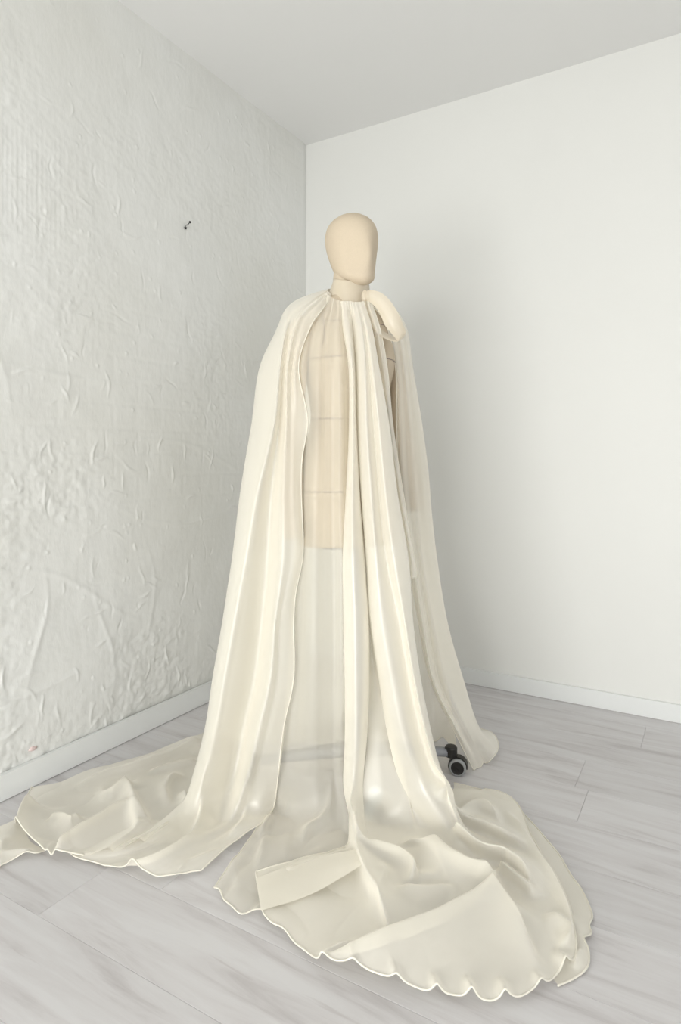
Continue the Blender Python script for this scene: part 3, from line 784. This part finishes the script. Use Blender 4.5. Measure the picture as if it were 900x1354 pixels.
hem(F2, Q, [('bottom',), ('left', .62, 1)], .002)
# turned-over strip along the left edge of the train
rows = [fl([(338, 1161), (405, 1137), (474, 1122)], [.018, .024, .036]), fl([(341, 1180), (410, 1158), (476, 1134)], [.022, .030, .044]), fl([(345, 1204), (412, 1182), (480, 1143)], [.018, .026, .044])]
Qs = grid(rows, 60, 24); sheet('turned_edge', Qs, M_TRAIN, zmin=.01)
# under layer peeping out along the right side of the train
rows = [fl([(600, 1046), (655, 1062), (690, 1110), (725, 1180), (740, 1235), (742, 1270), (728, 1290)], .004),
        fl([(600, 1040), (672, 1060), (708, 1110), (742, 1170), (762, 1228), (765, 1262), (738, 1304)], .004),
        fl([(600, 1037), (690, 1076), (722, 1112), (755, 1160), (783, 1226), (777, 1282), (737, 1307)], .005)]
Qu = grid(rows, 140, 30)
Qu = snap_hem(Qu, [(600, 1037), (640, 1047), (668, 1056), (690, 1076), (706, 1093), (722, 1112), (740, 1134), (755, 1160), (768, 1178), (777, 1196), (783, 1216), (779, 1226), (781, 1240), (772, 1246), (778, 1262), (777, 1282), (760, 1296), (737, 1307)],
              ([0, 1, 2, 3, 4, 5, 6], [(600, 1037), (690, 1076), (722, 1112), (755, 1160), (783, 1216), (777, 1282), (737, 1307)]), start=.3)
Qu = floor_ridges(Qu, [([(772, 1246), (765, 1254), (760, 1270)], .016, .015, .015), ([(745, 1200), (765, 1230), (770, 1262)], .008, .03, .03)])
U = sheet('under_layer', Qu, M_TRAIN, label='under layer showing beyond the right side of the train'); hem(U, Qu, [('bottom',)], .002)

# ---- cape, left side: shoulder to floor, sweeping out to the left
cb = {430: [374, 368, 376, 384, 390, 398, 405, 411], 480: [356, 344, 367, 375, 380, 386, 390, 394], 560: [350, 332, 359, 369, 377, 385, 394, 407], 605: [346, 324, 349, 363, 374, 385, 391, 399], 650: [341, 317, 338, 358, 372, 384, 392, 398],
      740: [330, 306, 323, 352, 370, 386, 395, 400], 780: [326, 300, 316, 349, 366, 378, 386, 391], 820: [319, 294, 309, 345, 361, 371, 381, 388], 900: [303, 280, 296, 335, 354, 367, 379, 388], 960: [292, 271, 286, 322, 340, 355, 366, 375], 1030: [272, 253, 270, 308, 325, 339, 353, 367]}
cY = {430: [2.04, 1.98, 1.845, 1.845, 1.835, 1.84, 1.845, 1.85], 480: [2.05, 1.98, 1.825, 1.84, 1.82, 1.835, 1.825, 1.83], 560: [2.06, 1.98, 1.812, 1.845, 1.82, 1.825, 1.83, 1.84], 605: [2.05, 1.97, 1.808, 1.85, 1.815, 1.82, 1.828, 1.838], 650: [2.05, 1.96, 1.81, 1.86, 1.805, 1.81, 1.822, 1.835],
      740: [2.03, 1.94, 1.80, 1.87, 1.795, 1.80, 1.812, 1.825], 780: [2.03, 1.93, 1.795, 1.875, 1.79, 1.795, 1.807, 1.82], 820: [2.02, 1.92, 1.785, 1.875, 1.78, 1.79, 1.80, 1.81], 900: [2.0, 1.89, 1.77, 1.87, 1.765, 1.78, 1.788, 1.795], 960: [1.98, 1.87, 1.76, 1.86, 1.755, 1.77, 1.78, 1.788], 1030: [1.93, 1.83, 1.75, 1.83, 1.745, 1.76, 1.768, 1.775]}
rows = [up([382, 382, 383, 384, 385, 386, 387, 389], [436, 434, 433, 433, 434, 435, 436, 438], [2.02, 2.0, 1.985, 1.975, 1.965, 1.955, 1.95, 1.945]),
        up([391, 391, 394, 398, 401, 404, 406, 408], [406, 405, 406, 410, 414, 418, 422, 427], [2.02, 1.96, 1.90, 1.87, 1.865, 1.865, 1.865, 1.87]),
        up([402, 405, 411, 413, 415, 417, 419, 421], [386, 377, 381, 389, 397, 404, 410, 416], [2.04, 1.97, 1.885, 1.855, 1.85, 1.85, 1.85, 1.855])]
rows += [up(y, cb[y], cY[y]) for y in sorted(cb)]
rows.append(fl([(243, 1058), (238, 1072), (255, 1078), (290, 1080), (308, 1080), (325, 1078), (343, 1074), (362, 1066)], [.03, .035, .03, .012, .02, .012, .02, .014]))
rows.append(fl([(205, 1092), (214, 1100), (232, 1104), (262, 1106), (285, 1104), (308, 1098), (330, 1092), (352, 1086)], [.02, .03, .02, .01, .012, .01, .02, .02]))
rows.append(fl([(148, 1120), (160, 1126), (178, 1131), (205, 1134), (235, 1134), (268, 1126), (298, 1116), (326, 1104)], [.015, .022, .012, .008, .010, .010, .014, .02]))
hk = [(90, 1131), (97, 1137), (128, 1146), (160, 1157), (190, 1166), (216, 1166), (240, 1162), (266, 1157)]
rows.append(fl(hk, .008))
Q = grid(rows, 260, 380)
Q = soften(Q, 45)
Q = pleats(Q, [(4, .002, .002)], 21)
Q = snap_hem(Q, [(90, 1131), (97, 1137), (128, 1146), (145, 1151), (160, 1157), (175, 1162), (190, 1166), (205, 1167), (216, 1166), (230, 1164), (240, 1162), (255, 1158), (266, 1157)], (list(range(8)), hk), start=.84)
Q = floor_ridges(Q, [
    ([(271, 1040), (267, 1062), (262, 1082), (247, 1104), (222, 1122), (187, 1133), (147, 1138), (98, 1138)], .036, .030, .016, (.2, .15)),
    ([(365, 1062), (352, 1084), (332, 1100), (306, 1112), (286, 1130), (268, 1152)], .026, .03, .012, (.1, .1)),
    ([(300, 1118), (270, 1132), (240, 1142), (205, 1148)], .010, .02, .02),
    ([(330, 1060), (318, 1090), (300, 1108)], .016, .025, .02),
    ([(206, 1160), (212, 1148)], .010, .012, .012, (0, .9), 1), ([(240, 1158), (246, 1146)], .010, .012, .012, (0, .9), 1), ([(170, 1158), (178, 1146)], .008, .012, .012, (0, .9), 1)], fade=.14)
Q[..., 2] += np.clip(1-Q[..., 2]/.06, 0, 1)*np.abs(snoise(Q, 8, .008, 9))
CL = sheet('cape', Q, M_CAPE, zmin=.008, label='left side of the cape with smooth satin folds sweeping to the left')
hem(CL, Q, [('bottom',), ('right', .02, 1)], .0018)

# ---- cape, back: behind the mannequin from shoulder to shoulder
rows = [up([384, 381, 379, 378, 378, 380, 384, 388], [434, 438, 445, 455, 465, 474, 480, 483], [2.01, 2.03, 2.05, 2.06, 2.06, 2.04, 2.01, 1.97]),
        up([400, 396, 392, 390, 390, 394, 402, 410], [396, 408, 424, 446, 470, 494, 512, 520], [2.03, 2.08, 2.12, 2.14, 2.15, 2.14, 2.12, 2.10]),
        up([440, 430, 425, 422, 422, 425, 432, 440], [364, 380, 405, 440, 475, 508, 530, 537], [2.05, 2.12, 2.17, 2.19, 2.2, 2.18, 2.15, 2.12])]
for y, px in {560: [345, 368, 398, 440, 480, 520, 545, 553], 740: [322, 352, 390, 436, 485, 530, 560, 572], 900: [300, 340, 384, 430, 486, 540, 575, 592]}.items():
    k_ = (y-480)/420
    rows.append(up(y, px, [2.06+.12*k_, 2.12+.10*k_, 2.18+.06*k_, 2.2+.05*k_, 2.21+.05*k_, 2.19+.07*k_, 2.16+.10*k_, 2.13+.12*k_]))
rows.append(fl([(276, 972), (332, 982), (380, 984), (430, 982), (486, 980), (545, 978), (580, 978), (604, 986)], [.01, .01, .01, .01, .01, .01, .01, .03]))
Q = grid(rows, 160, 140)
Q = pleats(Q, [(7, .008, .012)], 31)
CB = sheet('cape', Q, M_BACK, label='back of the cape hanging behind the form'); hem(CB, Q, [('bottom', .5, 1)], .002)

# ---- cape, right side: over the far shoulder and arm, hem lifted over the castor
rows = [up([392, 391, 390, 389, 388, 388, 387, 386, 385], [480, 481, 482, 483, 483, 483, 482, 481, 480], [1.95, 1.955, 1.96, 1.97, 1.98, 1.99, 2.0, 2.01, 2.02]),
        up([404, 403, 403, 404, 406, 408, 408, 406, 404], [492, 499, 506, 513, 520, 522, 521, 518, 514], [1.94, 1.955, 1.975, 2.0, 2.04, 2.07, 2.09, 2.10, 2.11]),
        up([425, 424, 424, 425, 428, 432, 432, 430, 428], [508, 513, 519, 526, 533, 537, 536, 532, 527], [1.955, 1.97, 1.99, 2.02, 2.06, 2.1, 2.13, 2.15, 2.16])]
rpx = {480: [522, 525, 530, 536, 541, 545, 543, 538, 533], 560: [524, 529, 536, 544, 551, 558, 555, 548, 542], 620: [526, 531, 539, 549, 558, 566, 562, 556, 549], 680: [531, 536, 544, 554, 563, 571, 568, 561, 554],
       740: [540, 546, 552, 560, 569, 578, 575, 567, 560], 820: [553, 558, 564, 573, 582, 591, 587, 580, 573], 900: [569, 573, 580, 591, 602, 613, 609, 601, 593], 960: [597, 601, 607, 616, 625, 633, 631, 624, 616]}
for y, px in rpx.items():
    k_ = (y-480)/480
    rows.append(up(y, px, [1.985+.02*k_, 1.985, 1.995+.02*k_, 2.02, 2.05+.02*k_, 2.10+.03*k_, 2.15+.03*k_, 2.17+.06*k_, 2.18+.10*k_]))
rows.append(fl([(626, 1019), (631, 1016), (636, 1012), (641, 1008), (650, 1004), (657, 993), (658, 980), (648, 968), (624, 958)], [.004, .004, .006, .006, .02, .03, .03, .02, .006]))
Q = grid(rows, 150, 240)
Q = pleats(Q, [(4, .003, .004)], 41)
CR = sheet('cape', Q, M_VEIL, label='right side of the cape with its hem turned out beside the castor')
hem(CR, Q, [('bottom',), ('left', .02, 1)], .0018)

# ---- back train lying to the left
rows = [fl([(300, 955), (303, 980), (300, 1010), (296, 1040), (292, 1066), (286, 1090), (270, 1110)], [.03, .01, .01, .01, .01, .008, .006]),
        fl([(250, 977), (250, 998), (245, 1022), (240, 1046), (235, 1068), (228, 1092), (214, 1116)], [.02, .01, .01, .01, .01, .008, .006]),
        fl([(190, 999), (190, 1018), (186, 1038), (182, 1058), (176, 1082), (168, 1104), (156, 1131)], .008),
        fl([(130, 1016), (128, 1032), (126, 1052), (122, 1070), (116, 1092), (108, 1114), (100, 1134)], .008),
        fl([(80, 1034), (78, 1046), (76, 1062), (74, 1080), (72, 1098), (72, 1116), (74, 1136)], .008),
        fl([(42, 1044), (36, 1054), (30, 1066), (25, 1080), (23, 1094), (34, 1112), (55, 1126)], .008)]
Q = np.swapaxes(grid([list(c) for c in np.swapaxes(np.array(rows), 0, 1)], 220, 130), 0, 1)
Q = Q.copy()
Q = floor_ridges(Q, [
    ([(46, 1041), (36, 1050), (26, 1066), (21, 1088), (28, 1106), (42, 1122)], .046, .030, .016, (.15, .2)),
    ([(58, 1075), (80, 1072), (95, 1077), (104, 1068)], .026, .012, .024, (.2, .2)),
    ([(167, 1050), (129, 1074), (89, 1099), (58, 1121)], .036, .030, .014, (.1, .2)),
    ([(138, 1019), (141, 1036), (152, 1035), (167, 1024), (172, 1032), (183, 1054), (200, 1072), (220, 1084)], .038, .016, .026, (.35, .3)),
    ([(270, 970), (230, 990), (180, 1006), (130, 1020), (85, 1038)], .026, .02, .03, (.1, .3)),
    ([(270, 998), (225, 1008), (190, 1014)], .020, .014, .014),
    ([(250, 1018), (228, 1024), (218, 1040), (226, 1056)], .026, .024, .030),
    ([(240, 1040), (246, 1052), (242, 1064)], .02, .02, .02),
    ([(236, 1077), (214, 1092), (191, 1106), (148, 1133)], .026, .014, .026, (.2, .1)),
    ([(204, 1080), (170, 1104), (128, 1131)], .022, .014, .030, (.2, .1)),
    ([(168, 1050), (173, 1070), (178, 1085), (168, 1104)], .026, .022, .014),
    ([(95, 1098), (84, 1116), (78, 1132)], .012, .016, .016),
    ([(62, 1140), (66, 1130), (76, 1112)], .014, .012, .012, (0, .9), 1)], fade=.3, gain=1.2)
Q[..., 2] += np.abs(snoise(Q, 8, .012, 12))
T = sheet('back_train', Q, M_CAPE, zmin=.006, label='crumpled back train lying towards the rough wall')
bm = bmesh.new(); L = Q[-1].copy(); L[:, 2] += .001; tube(bm, L, .002, 5)
L = Q[int(.55*len(Q)):, -1].copy(); L[:, 2] += .001; tube(bm, L, .002, 5); bmo('rolled_hem', bm, M_HEM, T, True)
rows = [fl([(36, 1066), (32, 1090), (40, 1112), (60, 1124)], .006), fl([(18, 1084), (10, 1104), (18, 1120), (48, 1128)], .010), fl([(-14, 1098), (-16, 1120), (-2, 1134), (30, 1132)], .008), fl([(-40, 1112), (-34, 1136), (-12, 1148), (6, 1142)], .006)]
Q = grid(rows, 60, 60); Q = floor_ridges(Q, [([(-10, 1126), (20, 1124), (50, 1121)], .014, .014, .014), ([(8, 1100), (0, 1122), (2, 1138)], .012, .02, .02)])
T2 = sheet('turned_edge', Q, M_CAPE, label='corner of the back train folded under at the far left'); hem(T2, Q, [('bottom',), ('right',)], .002)

# ---- collar band and bow
def collar():
    bm = bmesh.new(); n = 72; nv = 16; V = []
    ax = np.array([FW[0]*.30, FW[1]*.30, 1.0]); ax /= np.linalg.norm(ax)
    side = np.array([SD[0], SD[1], 0]); fr = np.cross(side, ax)
    if fr[:2]@FW < 0: fr = -fr
    c0 = np.array([BC[0]-.004+FW[0]*.008, BC[1]+FW[1]*.008, 1.490])
    for layer in (0, 1):
        for j in range(nv+1):
            t = j/nv; ring = []
            for i in range(n):
                a = 2*math.pi*i/n
                r = .0700-.0145*t+.0012*math.sin(3*a+1+4*t)+.001*math.sin(7*a)*(1-t) - layer*.0016
                q = c0+ax*(t*.066)+side*(r*math.sin(a))+fr*(r*math.cos(a))
                ring.append(tuple(q))
            V.append(ring)
    Fc = []; rings = [[bm.verts.new(p) for p in r_] for r_ in V]
    m = nv+1
    for lay in (0, 1):
        for j in range(nv):
            A, B = rings[lay*m+j], rings[lay*m+j+1]
            for i in range(n): bm.faces.new((A[i], A[(i+1) % n], B[(i+1) % n], B[i]))
    for i in range(n):
        for q in (0, nv):
            A, B = rings[q], rings[m+q]; bm.faces.new((A[i], A[(i+1) % n], B[(i+1) % n], B[i]))
    return bmo('collar', bm, M_COLLAR, gown, True)
collar()
bow = [((483, 386), 1.915, (482, 397), 1.915), ((490, 383.5), 1.885, (488, 399), 1.890), ((504.5, 387.5), 1.868, (497, 407), 1.880), ((517.5, 400), 1.860, (504, 419), 1.874), ((526.5, 415), 1.858, (508.5, 430), 1.870), ((533, 430), 1.868, (515, 438), 1.870), ((536, 441), 1.888, (523, 448), 1.880), ((531, 448), 1.912, (525, 452), 1.890),
       ((519, 444), 1.925, (515, 450), 1.880), ((506, 437), 1.930, (501, 443), 1.872), ((495, 426), 1.930, (490, 429), 1.874), ((488, 409), 1.925, (483.5, 412), 1.885), ((484, 396), 1.918, (482, 399), 1.905)]
rows = [[P(*(np.array(e1)*(1-q)+np.array(e2)*q), Y1*(1-q)+Y2*q-.010*math.sin(math.pi*q)) for q in (0, .33, .67, 1)] for e1, Y1, e2, Y2 in bow]
Q = grid(rows, 24, 120); BW = empty('bow', tuple(P(483, 393, 1.92))); BW.parent = gown
BW.matrix_parent_inverse = world(gown).inverted()
lp = sheet('bow_loop', Q, M_COLLAR, BW, zmin=-9)
bm = bmesh.new(); bmesh.ops.create_icosphere(bm, subdivisions=3, radius=1)
kc = P(482.5, 392, 1.915)
for v in bm.verts: v.co = Vector((kc[0]+v.co.x*.011, kc[1]+v.co.y*.011, kc[2]+v.co.z*.020*(1+.2*noise.noise(v.co*2))))
bmo('bow_knot', bm, M_COLLAR, BW, True)
tl = [((484, 398), (490, 398), 1.91), ((492, 430), (501, 430), 1.885), ((501, 480), (511, 480), 1.885), ((511, 560), (519, 560), 1.90), ((522, 640), (531, 640), 1.91), ((533, 700), (541, 700), 1.905), ((539, 735), (547, 735), 1.90), ((538, 757), (551, 757), 1.895), ((537, 764), (551, 764), 1.895)]
rows = [[P(*e1, Y), P((e1[0]+e2[0])/2, e1[1], Y-.012), P(*e2, Y)] for e1, e2, Y in tl]
Q = grid(rows, 16, 160); tlo = sheet('bow_tail', Q, M_CAPE, BW, zmin=-9); hem(tlo, Q, [('bottom',), ('right',)], .0014)
